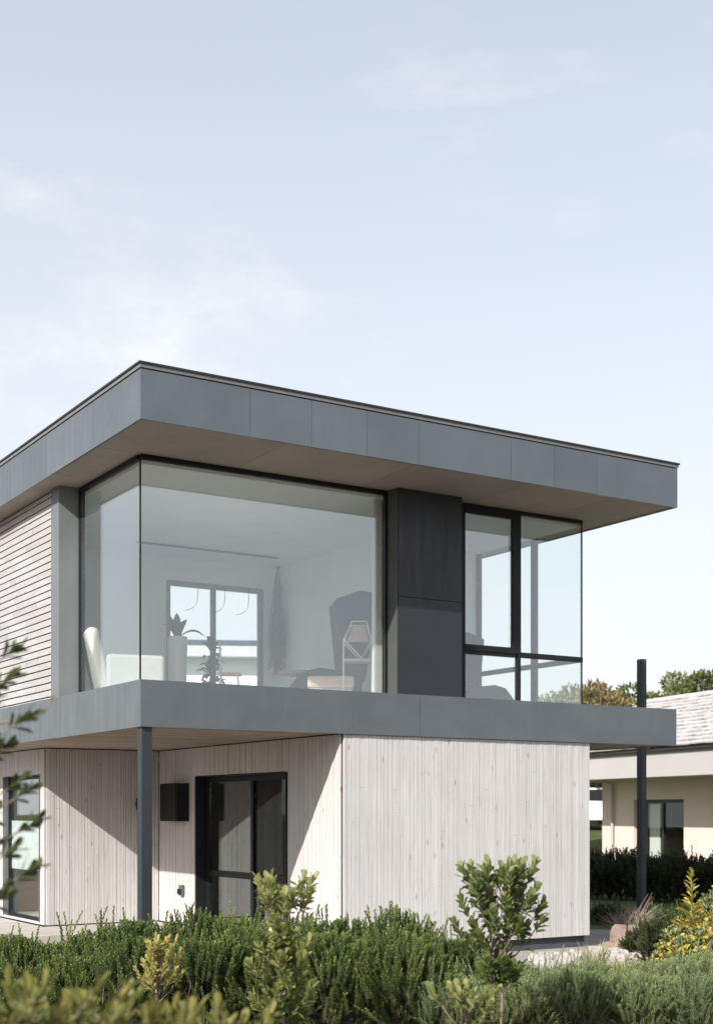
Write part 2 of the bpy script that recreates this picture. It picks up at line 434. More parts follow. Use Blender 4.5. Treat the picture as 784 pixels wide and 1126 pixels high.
# ground window in the side wall: reveal, frame, panes
w = window(1, AW+.13, 1.45, 4.16, .20, ZH-.015, mull=(2.70,), trans=.96, fw=.075)
for c_ in w.children:
    if c_.name.startswith('pane') and min(v.co.y for v in c_.data.vertices) < 2.6: c_.data.materials[0] = GLASS3
rv = MB(); rv.box(AW-.03, AW+.165, 4.16, 4.185, .2, ZH); rv.box(AW-.03, AW+.165, 1.425, 1.45, .2, ZH); rv.box(AW-.03, AW+.165, 1.451, 4.159, ZH-.014, ZH+.006)
rv.build('reveal', BLACK, w)
B(AW-.04, AW+.17, 1.43, 4.18, .166, .198).build('sill', CONC, w)
w = window(1, AD+.06, 5.78, 7.52, .19, 2.42, fw=.05, name='glass_door')
B(AD+.10, AD+.112, 5.84, 7.46, .95, 1.72).build('privacy_film', FROST, w)
rv = MB(); rv.box(AD-.028, AD+.13, 7.521, 7.54, .19, 2.43); rv.box(AD-.028, AD+.13, 5.76, 5.779, .19, 2.43); rv.box(AD-.028, AD+.13, 5.779, 7.521, 2.421, 2.43); rv.build('reveal', TRIMM, w)
# slab
sl = MB(); sl.box(.03, A1-.03, .03, BK, Z1+.03, Z2-.01); sl.build('deck_slab', BLACKGAP, house)
def bandface(name, z0, z1, seamsF, seamsL, a1, bk, mat):
    rr = random.Random(11); mb = MB()
    xs = [0]+seamsF+[a1]
    for i in range(len(xs)-1):
        mb.box(xs[i]+(.0022 if i else 0), xs[i+1]-.0022, 0, .03+0, z0, z1, rr.random())
    ys = [.031]+seamsL+[bk]
    for i in range(len(ys)-1):
        r = rr.random()
        mb.box(0, .03, ys[i]+.001, ys[i+1]-.003, z0, z1, r); mb.box(a1-.03, a1, ys[i]+.001, ys[i+1]-.003, z0, z1, r)
    return mb.build(name, mat, house)
bandface('slab_edge', Z1, Z2, [3.78], [2.6, 5.2], A1, BK, FASCIA)
B(.032, A1-.032, .032, BK-.01, Z2-.009, Z2+.002).build('deck_surface', m_plain('deck_grey', (.2, .2, .19), .9), house)
pl = MB(); y = .034; rr = random.Random(21)
while y < BK-.1:
    x = .034; 
    while x < A1-.04:
        e = min(A1-.034, x+rr.uniform(1.6, 3.4))
        if A1-.034-e < .5: e = A1-.034
        pl.box(x, e-.002, y, y+.112, Z1+.012, Z1+.03, rr.random()); x = e
    y += .116
pl.build('deck_soffit', WOODS, house)
# roof
rf = B(.03, A1-.03, .03, BK-.3, Z3+.04, Z4+.03).build('roof', ROOFTOP, house)
seams = [1.37, 2.20, 2.98, 3.76, 5.24, 5.98, 6.74]
o = bandface('roof_fascia', Z3, Z4, seams, [1.45, 3.1, 4.75, 6.4], A1+.02, BK-.3, FASCIA)
cp = MB(); cp.box(-.012, A1+.032, -.012, .05, Z4+.012, Z4+.055); cp.box(-.012, .05, .051, BK-.3, Z4+.012, Z4+.055); cp.box(A1-.03, A1+.032, .051, BK-.3, Z4+.012, Z4+.055)
cp.build('roof_fillet', m_plain('grey_fillet', (.17, .175, .175), .5, .2), house); cp = MB(); cp.box(-.028, A1+.048, -.028, .06, Z4+.056, Z4+.078); cp.box(-.028, .06, .061, BK-.3, Z4+.056, Z4+.078); cp.box(A1-.04, A1+.048, .061, BK-.3, Z4+.056, Z4+.078)

cp.build('roof_cap', m_plain('black_roof_edge', (.02, .02, .022), .6), house)
sf = MB(); xs = [.034, 1.9, 3.75, 5.6, 7.1, A1-.012]; ys = [.034, 1.4, 2.9, 4.4, 5.9, BK-.32]
for i in range(5):
    for j in range(5):
        sf.box(xs[i]+.004, xs[i+1]-.004, ys[j]+.004, ys[j+1]-.004, Z3+.012, Z3+.03, rng.random())
sf.build('roof_soffit', SOFFIT, house)
# upper floor glazing
GA, GB, GP, GR = .6, 1.42, 4.21, 7.73
def glazed(x0, x1, y0, y1, z0, z1): return B(x0, x1, y0, y1, z0, z1)
ZG0, ZG1 = Z2+.06, Z3-.045
fr = MB()
fr.box(GA, GP, GB-.02, GB+.05, Z3-.045, Z3+.010); fr.box(GA, GP, GB-.02, GB+.05, Z2+.003, Z2+.06); fr.box(GP-.03, GP, GB-.015, GB+.045, Z2+.06, Z3-.045)
cw = fr.build('corner_window', BLACK, house)
fr = MB(); fr.box(GA-.02, GA+.05, GB+.052, 3.49, Z3-.045, Z3+.010); fr.box(GA-.02, GA+.05, GB+.052, 3.49, Z2+.003, Z2+.06)
fr.box(GA-.02, GA+.05, 3.44, 3.49, Z2+.061, Z3-.046); fr.build('frame', BLACK, cw)
B(GA+.012, GP-.032, GB+.01, GB+.024, ZG0, ZG1).build('pane', GLASS, cw)
B(GA-.004, GA+.010, GB+.026, 3.438, ZG0, ZG1).build('pane', GLASS, cw)
B(GA-.006, GA+.011, GB+.006, GB+.0255, ZG0, ZG1).build('corner_joint', BLACK, cw)
# dark panel between the windows
PF = 1.16
dp = MB(); zs = 4.78
dp.box(GP+.015, 5.29, PF, PF+.025, Z2+.003, zs-.004, .7); dp.box(GP+.015, 5.29, PF, PF+.025, zs+.004, Z3+.01, .4)
dp.box(GP+.015, 5.29, PF+.026, GB+.3, Z2+.003, Z3+.008, .5)
wp = dp.build('wall_panel', DARKM, house)
B(GP, GP+.0145, PF+.01, GB-.021, Z2+.003, Z3+.009).build('side_trim', SIDET, wp)
# right-hand window group
def sash_window():
    z0, z1, zt = Z2+.003, Z3+.008, 4.16
    fr = MB(); x0, x1, xm = 5.292, GR, 6.50
    fr.box(x0, x0+.24, GB-.02, GB+.05, z0, z1)
    fr.box(x0+.24, x1, GB-.02, GB+.05, z1-.05, z1); fr.box(x0+.24, x1, GB-.02, GB+.05, z0, z0+.05)
    fr.box(xm-.055, xm+.035, GB-.025, GB+.05, zt, z1-.051); fr.box(xm-.02, xm+.035, GB-.02, GB+.05, z0+.051, zt-.001)
    w = fr.build('window', BLACK, house)
    t = MB(); t.box(x0+.241, xm-.057, GB-.018, GB+.05, zt-.05, zt+.05); t.box(xm+.037, x1, GB-.018, GB+.05, zt-.045, zt+.03); t.build('transom', BLACK, w)
    s = MB(); s.box(x0+.241, xm-.057, GB-.035, GB-.019, zt+.0, zt+.085); s.box(x0+.241, xm-.057, GB-.035, GB+.03, z1-.135, z1-.052)
    s.box(xm-.115, xm-.057, GB-.033, GB+.03, zt+.086, z1-.136); s.build('sash', BLACK, w)
    for a, b, c, d in ((x0+.242, xm-.116, zt+.086, z1-.136), (x0+.242, xm-.022, z0+.051, zt-.051), (xm+.036, x1-.004, zt+.031, z1-.051), (xm+.036, x1-.004, z0+.051, zt-.046)):
        B(a, b, GB+.01, GB+.024, c, d).build('pane', GLASS, w)
    B(x1-.003, x1+.012, GB+.004, GB+.03, z0+.05, z1-.05).build('corner_joint', BLACK, w)
    # return along the right side
    s = MB(); y1 = 3.98
    s.box(x1-.05, x1+.02, GB+.052, y1, z1-.05, z1); s.box(x1-.05, x1+.02, GB+.052, y1, z0, z0+.05)
    s.box(x1-.05, x1+.02, 2.47, 2.57, z0+.051, z1-.051); s.box(x1-.05, x1+.02, y1-.06, y1, z0+.051, z1-.051)
    s.box(x1-.045, x1+.015, GB+.052, 2.469, zt-.045, zt+.03); s.box(x1-.045, x1+.015, 2.571, y1-.061, zt-.045, zt+.03)
    s.build('frame', BLACK, w)
    for y0_, y1_ in ((GB+.031, 2.469), (2.571, y1-.061)):
        for za, zb in ((z0+.051, zt-.046), (zt+.031, z1-.051)):
            B(x1-.012, x1+.002, y0_, y1_, za, zb).build('pane', GLASS2, w)
sash_window()
# left: grey jamb, then horizontal siding
jb = MB(); jb.box(.30, GA-.022, 3.49, 3.52, Z2+.003, Z3+.008); jb.box(.30, .325, 3.521, 3.80, Z2+.003, Z3+.008); jb.box(.326, .62, 3.521, 3.6, Z2+.003, Z3+.008)
jb.build('jamb', TRIMM, house)
B(.34, .50, 3.80, 7.13, Z2+.003, Z3+.008).build('wall', BLACKGAP, house)
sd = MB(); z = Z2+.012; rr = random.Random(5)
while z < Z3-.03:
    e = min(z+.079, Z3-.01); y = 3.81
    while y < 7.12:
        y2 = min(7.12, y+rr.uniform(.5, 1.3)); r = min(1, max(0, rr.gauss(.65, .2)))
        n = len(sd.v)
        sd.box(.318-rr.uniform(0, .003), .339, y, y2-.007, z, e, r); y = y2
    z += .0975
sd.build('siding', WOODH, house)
# upper rooms
ZC, YB, AI = 6.15, 6.93, 5.5
f = B(GA+.06, GR-.06, GB+.06, YB, Z2+.003, Z2+.02).build('floor', m_plain('pale_ash_floor', (.74, .70, .65), .45, 0, .08, 3), house)
c = MB(); c.box(GA+.055, GR-.055, GB+.055, YB, ZC, ZC+.05); c.build('ceiling', WHITEW, house)
iw = MB()
iw.box(.51, 3.40, YB, YB+.18, Z2+.003, ZC+.05); iw.box(5.26, GR, YB, YB+.18, Z2+.003, ZC+.05); iw.box(3.401, 5.259, YB, YB+.18, 5.78, ZC+.05)
iw.box(.63, .72, 3.62, YB-.002, Z2+.021, ZC-.002)
iw.box(AI, AI+.1, GB+.35, YB-.002, Z2+.021, ZC-.002)
iw.box(AI+.102, GR-.052, 3.985, 4.10, Z2+.021, ZC-.002)
iw.build('interior_wall', WHITEW, house)
B(GR-.17, GR, 4.0, YB-.003, Z2+.004, Z3+.008).build('wall', WOODV, house)
window(0, YB+.03, 3.405, 5.255, Z2+.03, 5.775, mull=(4.30,), fw=.085, mat=m_plain('grey_door_frame', (.10, .125, .15), .5), glass=GLASS2, name='rear_glass_door')
B(4.07, 4.20, GB+.1, GB+.16, Z2+.02, ZC-.003).build('inner_jamb', CURT, house)
B(1.10, 1.19, YB-.012, YB-.001, 4.72, 4.84).build('light_switch', SILVER, house)
B(2.45, 4.98, 5.92, 5.96, ZC-.028, ZC-.001).build('ceiling_track', BLACK, house)
# post under the deck corner
B(.03, .155, .04, .165, 0, Z1+.010).build('post', POSTM, house)
# things on the walls
o = thing('wall_cabinet', 'matte black box mounted on pale timber wall left of the ground floor window', 'wall box', W(AW-.03, 4.70, 1.75), TH)
B(-.20, 0, -.30, .30, -.03, .54).build('case', BLACK, o, bevel=.006); B(-.212, -.201, -.285, .285, -.015, .525).build('front_cover', m_plain('satin_black_cover', (.010, .010, .011), .4, spec=.25), o)
o = thing('outdoor_socket', 'small grey outdoor socket low on timber wall beside the ground floor window', 'socket', W(AW-.03, 4.62, .60), TH)
B(-.05, 0, -.055, .055, 0, .16).build('box', SILVER, o, bevel=.006); B(-.075, -.051, -.05, .05, .02, .10).build('flap_cover', BLACK, o, bevel=.004)
o = thing('wall_lamp', 'small black cylindrical wall lamp half hidden behind the front left post', 'wall lamp', W(2.28, BC-.03, 1.98), TH)
B(-.03, .03, -.015, 0, -.04, .04).build('bracket', BLACK, o); MB().lathe([(.035, -.09), (.04, -.085), (.04, .085), (.035, .09)], (0, -.06, 0), 16).build('lamp_body', BLACK, o)
o = thing('globe_lamp', 'round white globe lamp glimpsed through the ground floor window', 'lamp', W(4.35, 3.2, Z1-.09), TH)
MB().tube([(0,0,0), (0,0,-.55)], .006).build('cord', BLACK, o)
MB().lathe([(.09*math.cos(R(t)), -.64+.09*math.sin(R(t))) for t in range(-88, 89, 11)], (0,0,0), 20).build('shade', WHITEP, o, smooth=True)
o = thing('low_table', 'white low table seen through lower pane of the ground floor window', 'table', W(3.9, 3.0, .18), TH)
B(-.35, .35, -.8, .8, .50, .54).build('tabletop', WHITEP, o)
for sx in (-.3, .3):
    for sy in (-.74, .74): B(sx-.02, sx+.02, sy-.02, sy+.02, 0, .499).build('leg', WHITEP, o)
o = thing('wooden_chair', 'slatted wooden chair just inside the glass door at far left', 'chair', W(2.2, 6.9, .18), TH+.6)
B(-.22, .22, -.22, .22, .42, .46).build('seat', OAK, o)
for sx in (-.2, .2):
    for sy in (-.2, .2): B(sx-.015, sx+.015, sy-.015, sy+.015, 0, .42 if sx < 0 else .419).build('leg', OAK, o)
b = MB()
for k in range(4): b.box(.19, .21, -.2, .2, .52+k*.1, .57+k*.1)
b.box(.185, .215, -.22, -.2, .461, .9); b.box(.185, .215, .2, .22, .461, .9); b.build('backrest', OAK, o)

# ------------------------------------------------------------------ furniture upstairs
FZ = Z2+.021
o = thing('armchair', 'white upholstered armchair inside the corner window', 'armchair', W(1.22, 3.3, FZ), TH+2.9)
B(-.42, .42, -.40, .40, .10, .44).build('seat', WHITEF, o, bevel=.05)
b = MB(); b.prism([(.28, .12), (.44, .12), (.62, .95), (.46, .97)], 1, -.42, .42); b.build('backrest', WHITEF, o, bevel=.05)
for s in (-1, 1): B(-.40, .36, s*.40, s*.54, .12, .60).build('armrest', WHITEF, o, bevel=.04)
for sx in (-.33, .33):
    for sy in (-.33, .33): MB().tube([(sx, sy, 0), (sx, sy, .11)], .018).build('leg', OAK, o)
o = thing('potted_plant', 'strap-leaved houseplant in tall white planter before the rear glass door', 'houseplant', W(3.27, 6.2, FZ), TH)
MB().lathe([(.13, 0), (.135, .02), (.165, 1.34), (.16, 1.36), (.14, 1.36), (.14, 1.30)], (0,0,0), 24).build('planter', POTW, o, smooth=False)
MB().lathe([(.138, 1.28), (.138, 1.31)]).build('soil', SOIL, o)
def strap_leaf(mb, p, az, L, W_, rise, droop, rnd):
    d = Vector((math.cos(az), math.sin(az), 0)); side = Vector((-math.sin(az), math.cos(az), 0)); pr = None; n = 9
    for i in range(n+1):
        t = i/n; c = Vector(p) + d*(L*t*(1-rise*.55)) + Vector((0,0,1))*(L*(rise*t - droop*t*t))
        w = W_*math.sin(math.pi*min(1, .12+.88*t))**.7*.5 + .002
        cur = (c+side*w+Vector((0,0,w*.4)), c, c-side*w+Vector((0,0,w*.4)))
        if pr:
            mb.quad([pr[0], cur[0], cur[1], pr[1]], rnd); mb.quad([pr[1], cur[1], cur[2], pr[2]], rnd)
        pr = cur
mb = MB()
for az, L, ri, dr in ((-.2, .95, .7, .62), (.5, .7, 1.0, .35), (2.0, .6, 1.1, .2), (3.4, .7, .9, .5), (1.2, .55, 1.15, .1), (4.6, .6, .9, .4)):
    strap_leaf(mb, (0,0,1.31), az, L*.8, .13, ri, dr, rng.random())
mb.build('foliage', L_IND, o)
o = thing('potted_plant', 'bushy dark-leaved houseplant on the floor in front of the rear glass door', 'houseplant', W(3.78, 6.0, FZ), TH)
MB().lathe([(.14, 0), (.20, .30), (.19, .32), (.17, .32), (.17, .28)], (0,0,0), 24).build('pot', POTW, o)
mb = MB(); mb.tube([(0,0,.28), (.02,0,.8), (-.02,.02,1.35)], [.02,.015,.008])
mb.build('stem', BARK, o)
mb = MB()
for k in range(34):
    t = rng.random(); az = rng.uniform(0, 6.28); strap_leaf(mb, (0,0,.35+.95*t), az, rng.uniform(.3, .5)*(1.1-.4*t), .11, rng.uniform(.5, 1.0), rng.uniform(.4, .9), rng.random())
mb.build('foliage', L_IND, o)
o = thing('high_chair', 'slim white framed high chair beside the bushy houseplant', 'chair', W(3.66, 5.1, FZ), TH-.5)
b = MB()
for s in (-1, 1):
    b.tube([(-.16, s*.19, 0), (-.13, s*.16, .66), (-.15, s*.13, 1.16)], .014); b.tube([(.20, s*.19, 0), (.13, s*.16, .66)], .014)
b.tube([(-.15, -.13, 1.16), (-.15, .13, 1.16)], .014); b.tube([(.17, -.18, .3), (.17, .18, .3)], .011); b.tube([(-.146, -.178, .3), (-.146, .178, .3)], .011)
b.build('frame', WHITEP, o)
B(-.17, .19, -.19, .19, .66, .69).build('seat', PINK, o, bevel=.008)
o = thing('round_table', 'round wooden side table inside the big front window', 'table', W(4.80, 4.9, FZ), TH)
MB().lathe([(.30, .71), (.33, .715), (.33, .755), (.325, .76)], (0,0,0), 32).build('tabletop', OAK, o)
MB().lathe([(.20, 0), (.20, .015), (.03, .03), (.025, .70), (.06, .71)], (0,0,0), 20).build('leg', SLATE, o)
o = thing('ottoman', 'low pale pink ottoman near the dark wall panel inside front window', 'ottoman', W(3.97, 2.5, FZ), TH-.55)
B(-.33, .33, -.28, .28, .25, .42).build('cushion', PINK, o, bevel=.035); B(-.30, .30, -.25, .25, .10, .249).build('base', WHITEF, o, bevel=.01)
for sx in (-.25, .25):
    for sy in (-.2, .2): MB().tube([(sx, sy, 0), (sx, sy, .11)], .015).build('leg', WHITEP, o)
o = thing('wire_stool', 'white wire-frame bar stool with pinkish back at right edge of the front window', 'stool', W(4.20, 2.15, FZ), TH-.55)
b = MB()
for s in (-1, 1):
    b.tube([(-.2, s*.2, 0), (-.2, s*.2, .92)], .011); b.tube([(.2, s*.2, 0), (.2, s*.2, .60)], .011)
    b.tube([(-.2, s*.2, .92), (-.08, s*.2, 1.17), (.12, s*.2, 1.17), (.2, s*.2, .92), (.05, s*.2, .66), (-.2, s*.2, .92)], .011)
for z in (.12, .66): b.tube([(-.2, -.2, z), (-.2, .2, z)], .009); b.tube([(.2, -.2, z*.9), (.2, .2, z*.9)], .009)
for s in (-1, 1): b.tube([(-.2, s*.2, .12), (.2, s*.2, .12)], .009)
b.build('frame', WHITEP, o)
b = MB(); b.prism([(-.06, 1.15), (.10, 1.15), (.17, .93), (-.16, .93)], 1, .17, .19); b.build('backrest', PINK, o); B(-.19, .19, -.19, .165, .62, .65).build('seat', PINK, o)
def recliner(label, loc, rz, sc):
    o = thing('lounge_chair', label, 'lounge chair', loc, rz); o.scale = (sc, sc, sc)
    b = MB(); b.prism([(.12, .45), (.42, .38), (.60, 1.55), (.36, 1.60), (.02, 1.47)], 1, -.36, .36); b.build('backrest', SLATE, o, bevel=.03)
    b = MB(); b.prism([(-.72, .12), (.35, .12), (.40, .50), (-.20, .56), (-.42, .50)], 1, -.40, .40); b.build('seat', SLATE, o, bevel=.03)
    B(-.35, .35, -.3, .3, 0, .119).build('base', BLACK, o, bevel=.02)
    return o
recliner('tall slate grey lounge chair leaning back inside the large front window', W(4.50, 3.4, FZ), R(8), 1.12)
recliner('slate lounge chair with rounded back inside the right-hand window', W(6.62, 2.5, FZ), R(195), .76)
o = thing('wall_hanging', 'long grey fringed cord hanging in the far corner of the upstairs room', 'hanging', W(5.36, 6.6, ZC-.02), TH)
b = MB()
for k in range(60):
    a = rng.uniform(0, 6.28); r = rng.uniform(.04, .18); L = rng.uniform(1.3, 1.85)
    pts = [(math.cos(a)*.03*rng.random(), math.sin(a)*.03*rng.random(), -.05)]
    for t in (.25, .5, .75, 1): pts.append((math.cos(a)*r*(t**.6)+rng.uniform(-.01, .01), math.sin(a)*r*(t**.6)+rng.uniform(-.01, .01), -.05-L*t))
    b.tube(pts, [.006, .011, .011, .011, .006], 4)
b.tube([(0,0,.01), (0,0,-.1)], .03)
b.build('cords', MACR, o)

for nm, a_ in (('leftmost', 3.93), ('middle', 4.44), ('rightmost', 4.90)):
    o = MB().tube([(0,0,0), (0,0,-.18), (-.015,0,-.30), (-.07,0,-.38), (-.16,0,-.43), (-.24,0,-.45)], .005, 6).build('hanging_cable', BLACK)
    o.location = W(a_, 6.82, 5.715); o.rotation_euler = (0,0,TH)
    tag(o, nm+' of three thin hooked cables hanging in front of the upstairs rear door', 'cable', 'hooked cables at the rear door')
o = MB().lathe([(.07, -.02), (.09, -.018), (.09, 0)], (0,0,0), 24).build('downlight', WHITEP); o.location = W(4.0, 4.2, ZC-.001)
tag(o, 'round white downlight in the ceiling of the upstairs front room', 'ceiling light')

# ------------------------------------------------------------------ free-standing post at right
P = pix(705.5, 24.6)
o = B(-.062, .062, -.062, .062, 0, 4.65).build('steel_post', POSTM, bevel=.004); o.location = P; o.rotation_euler = (0,0,TH)
tag(o, 'slim dark steel post standing free on the lawn edge behind the deck', 'post')

# ------------------------------------------------------------------ neighbour bungalow
NA = math.atan2(-.933, .36)
nb = thing('bungalow', 'single-storey cream bungalow with pale tiled roof on the right', 'house', (5.83*1.25, 40, EYE-EYE*1.25), NA); nb.scale = (1.25,)*3
def nbx(name, m, *a): return B(*a).build(name, m, nb)
w = MB(); w.box(0, 1.36, 0, .25, 0, 2.62); w.box(3.30, 10, 0, .25, 0, 2.62); w.box(1.361, 3.299, 0, .25, 2.14, 2.62); w.box(1.361, 3.299, 0, .25, 0, .43)
w.box(0, .25, .251, 6, 0, 2.62); w.box(9.75, 10, .251, 6, 0, 2.62); w.box(.251, 9.749, 5.75, 6, 0, 2.62); w.build('wall', CREAM, nb)
w = window(0, .15, 1.37, 3.29, .44, 2.13, mull=(2.28,), fw=.07, mat=BROWNF, par=nb, glass=GLASS3)
B(1.55, 1.95, 1*.30, .33, .44, 2.05).build('curtain', CURT, w)
nbx('floor', FLOORM, .26, 9.74, .26, 5.74, 0, .42)
nbx('interior_wall', m_plain('bungalow_room_wall', (.14, .125, .115), .9), .26, 9.74, 3.2, 3.3, .421, 2.6)
s = MB(); s.box(-1.28, 11, -1.28, 6.2, 2.60, 2.64); s.build('soffit', FASCW, nb)
s = MB(); s.box(-1.3, 11, -1.31, -1.285, 2.585, 3.10); s.box(-1.31, -1.285, -1.284, 6.2, 2.585, 3.10); s.build('fascia', FASCW, nb)
s = MB(); s.tube([(-1.35, -1.36, 3.115), (11, -1.36, 3.115)], .035, 8); g_ = s.build('gutter', BROWNF, nb)
MB().tube([(.55, -1.32, 3.09), (.55, -1.0, 2.72), (.55, -.07, 2.52), (.55, -.07, .3)], .035, 8).build('downpipe', FASCW, nb)
B(1.33, 3.33, -.05, .149, .395, .435).build('sill', CONC, nb)
# tiled roof: eave at y=-1.38 z=3.16, ridge at y=1.7 z=4.57
tl = MB(); rr = random.Random(8); n = 14; rise = 1.42; run = 3.08
th = math.atan2(rise, run); slope = math.hypot(rise, run)
for i in range(n):
    t0 = i*slope/n; 
    x = -1.35 + .75*i/n + (.14 if i % 2 else 0)
    while x < 11:
        w_ = .275; up = rr.uniform(.0, .012)
        c, s_ = math.cos(th), math.sin(th)
        def P3(xx, t, h): return (xx, -1.40+t*c-h*s_, 3.16+t*s_+h*c)
        a0, a1 = x+.004, x+w_-.006; h0, h1 = .055+up, .012+up; L = slope/n+.05
        q = [P3(a0,t0,h0-.03), P3(a1,t0,h0-.03), P3(a1,t0+L,h1-.03), P3(a0,t0+L,h1-.03), P3(a0,t0,h0), P3(a1,t0,h0), P3(a1,t0+L,h1), P3(a0,t0+L,h1)]
        k = len(tl.v); tl.v += q; r = rr.random()
        for f_ in ((3,2,1,0),(4,5,6,7),(0,1,5,4),(1,2,6,5),(2,3,7,6),(3,0,4,7)):
            tl.f.append(tuple(k+j for j in f_)); tl.r.append(r); tl.m.append(0)
        x += w_
m, nt_, out = newmat('weathered_pale_tile')
a = attr(nt_); fz = noise(nt_, 9, 5)
cl = mix(nt_, .6, ramp(nt_, a, [(0, (.36, .34, .33)), (.5, (.46, .44, .43)), (1, (.55, .53, .52))]), ramp(nt_, fz, [(.3, (.20, .19, .18)), (.5, (.48, .46, .45)), (.8, (.6, .58, .57))]))
princ(nt_, out, cl, .9, 0, bump(nt_, fz, .4, .01), .2)
TILE = m
rb = tl.build('roof', TILE, nb)
s = MB(); s.quad([(-1.3,-1.36,3.13),(11,-1.36,3.13),(11,1.70,4.54),(-.6,1.70,4.54)]); s.quad([(11,6.2,3.13),(-1.3,6.2,3.13),(-.6,1.72,4.54),(11,1.72,4.54)]); s.quad([(-1.3,6.2,3.13),(-1.3,-1.36,3.13),(-.6,1.71,4.54)])
s.build('underlay', TILE, rb)
MB().tube([(-.65, 1.70, 4.58), (11, 1.70, 4.58)], .07, 8).build('ridge_tile', TILE, rb)

# white house behind, seen through the rear glass door
wh = thing('white_house', 'white rendered house with flat eaves seen through the upstairs rear door', 'house', (-6.5, 44, 1.3), .1)
b = MB(); b.box(-6, 6, 0, 7, 0, 5.6); b.build('wall', WHITEW, wh)
b = MB(); b.box(-6.6, 6.6, -.7, 7.5, 5.6, 6.0); b.build('roof', m_plain('light_roof_edge', (.5, .52, .53), .7), wh)
B(-6.65, 6.65, -.75, -.70, 5.98, 6.12).build('gutter', SLATE, wh)
window(0, -.02, -1.2, .6, 1.0, 2.6, mull=(-.3,), par=wh, glass=GLASS2)

# parked car behind the bungalow
cr = thing('parked_car', 'white parked car glimpsed in the gap left of the cream bungalow', 'car', (8.35, 47.5, 1.28), -.15)
b = MB(); b.prism([(-2.1,.30),(2.1,.30),(2.15,.62),(2.0,.86),(1.05,.95),(.45,1.42),(-1.2,1.46),(-2.0,1.0),(-2.15,.7)], 1, -.86, .86); b.build('body', WHITEP, cr, bevel=.05)
for s in (-1, 1):
    b = MB(); b.prism([(.93,.96),(.40,1.36),(-1.12,1.38),(-1.6,1.02)], 1, s*.862, s*.872); b.build('side_window', BLACK, cr)
    for x in (-1.3, 1.35):
        b = MB(); b.tube([(x, s*.66, .32), (x, s*.88, .32)], .32, 20); wl = b.build('wheel', BLACK, cr)
        b = MB(); b.tube([(x, s*.875, .32), (x, s*.89, .32)], .2, 16); b.build('rim', SILVER, wl)
    B(2.09, 2.17, s*.62-.15, s*.62+.15, .62, .72).build('headlight', WHITEP, cr)

# ------------------------------------------------------------------ vegetation
def shoot(mb, p, d, L, n, lL, lW, rr, tipb=.3, base=.35, stem=None, ang=.8, mi=0):
    d = d.normalized(); up = Vector((0,0,1)) if abs(d.z) < .95 else Vector((1,0,0))
    x = d.cross(up).normalized(); y = d.cross(x); ph = rr.uniform(0, 6.28)
    b0 = base+rr.uniform(-.2, .2)
    bend = Vector((rr.uniform(-1,1), rr.uniform(-1,1), .4))*.18*L
    for i in range(n):
        t = (i+.5)/n; c = p + d*(L*t) + bend*t*t; a = ph+i*2.4
        o = x*math.cos(a)+y*math.sin(a)
        k = ang*(1-.55*t)
        ld = d*math.cos(k)+o*math.sin(k)
        mb.leaf(c, ld, d, lL*(1.05-.35*t)*rr.uniform(.8, 1.2), lW, min(1, max(0, b0+tipb*t+rr.uniform(-.12, .12))), mi)
    if stem: mb.tube([p, p+d*L*.5+bend*.25, p+d*L+bend], [stem, stem*.7, stem*.3], 3, .1, 1)
def mound(name, H, Rr, ns, lL, lW, nl, Ls, mats, seed, upright=1.2, flat=.35, bare=.0):
    rr = random.Random(seed); mb = MB()
    lump = [(rr.uniform(0, 6.28), rr.uniform(.25, .9)*Rr, rr.uniform(.3, .5)*Rr, rr.uniform(-.10, .16)*H) for _ in range(7)]
    for k in range(ns):
        a = rr.uniform(0, 6.28); r = Rr*math.sqrt(rr.random()); 
        h = H*(1-flat*(r/Rr)**2.2)
        x, y = r*math.cos(a), r*math.sin(a)
        for la, lr, lw, lh in lump:
            dd = (x-lr*math.cos(la))**2+(y-lr*math.sin(la))**2
            h += lh*math.exp(-dd/lw**2)
        u = rr.random()
        zt = h*(1-.85*u*u*(.3+.7*(r/Rr))) if k % 3 else h
        L = Ls*rr.uniform(.6, 1.25)
        out = Vector((x/Rr, y/Rr, 0))*(1.0-.3*(zt/H))
        d = Vector((out.x*.75, out.y*.75, upright*(.35+.65*zt/H)))+Vector((rr.uniform(-.25,.25), rr.uniform(-.25,.25), 0))
        d.normalize(); p = Vector((x, y, zt))-d*L
        if p.z < .02: p.z = .02
        shoot(mb, p, d, L, nl, lL, lW, rr, stem=.004)
    for k in range(9):        # leaders that overtop the rest, and bare twigs
        a = rr.uniform(0, 6.28); q = Rr*rr.uniform(.1, .8); p = Vector((q*math.cos(a), q*math.sin(a), H*rr.uniform(.62, .78)))
        shoot(mb, p, Vector((rr.uniform(-.2,.2), rr.uniform(-.2,.2), 1)), Ls*rr.uniform(1.0, 1.5), int(nl*1.3), lL, lW, rr, base=.42, stem=.004)
        a = rr.uniform(0, 6.28); q = Rr*rr.uniform(.4, .9); p = Vector((q*math.cos(a), q*math.sin(a), H*.4)); e = p+Vector((rr.uniform(-.15,.15), rr.uniform(-.15,.15), H*rr.uniform(.35,.55)))
        mb.tube([p, p.lerp(e,.5)+Vector((.02,.01,0)), e], [.004,.003,.0015], 3, .1, 1)
    for k in range(10):
        a = rr.uniform(0, 6.28); mb.tube([(0,0,0), (math.cos(a)*Rr*.3, math.sin(a)*Rr*.3, H*.4), (math.cos(a)*Rr*.55, math.sin(a)*Rr*.55, H*.75)], [.012, .008, .004], 4, .1, 1)
    return mb.build(name, mats)
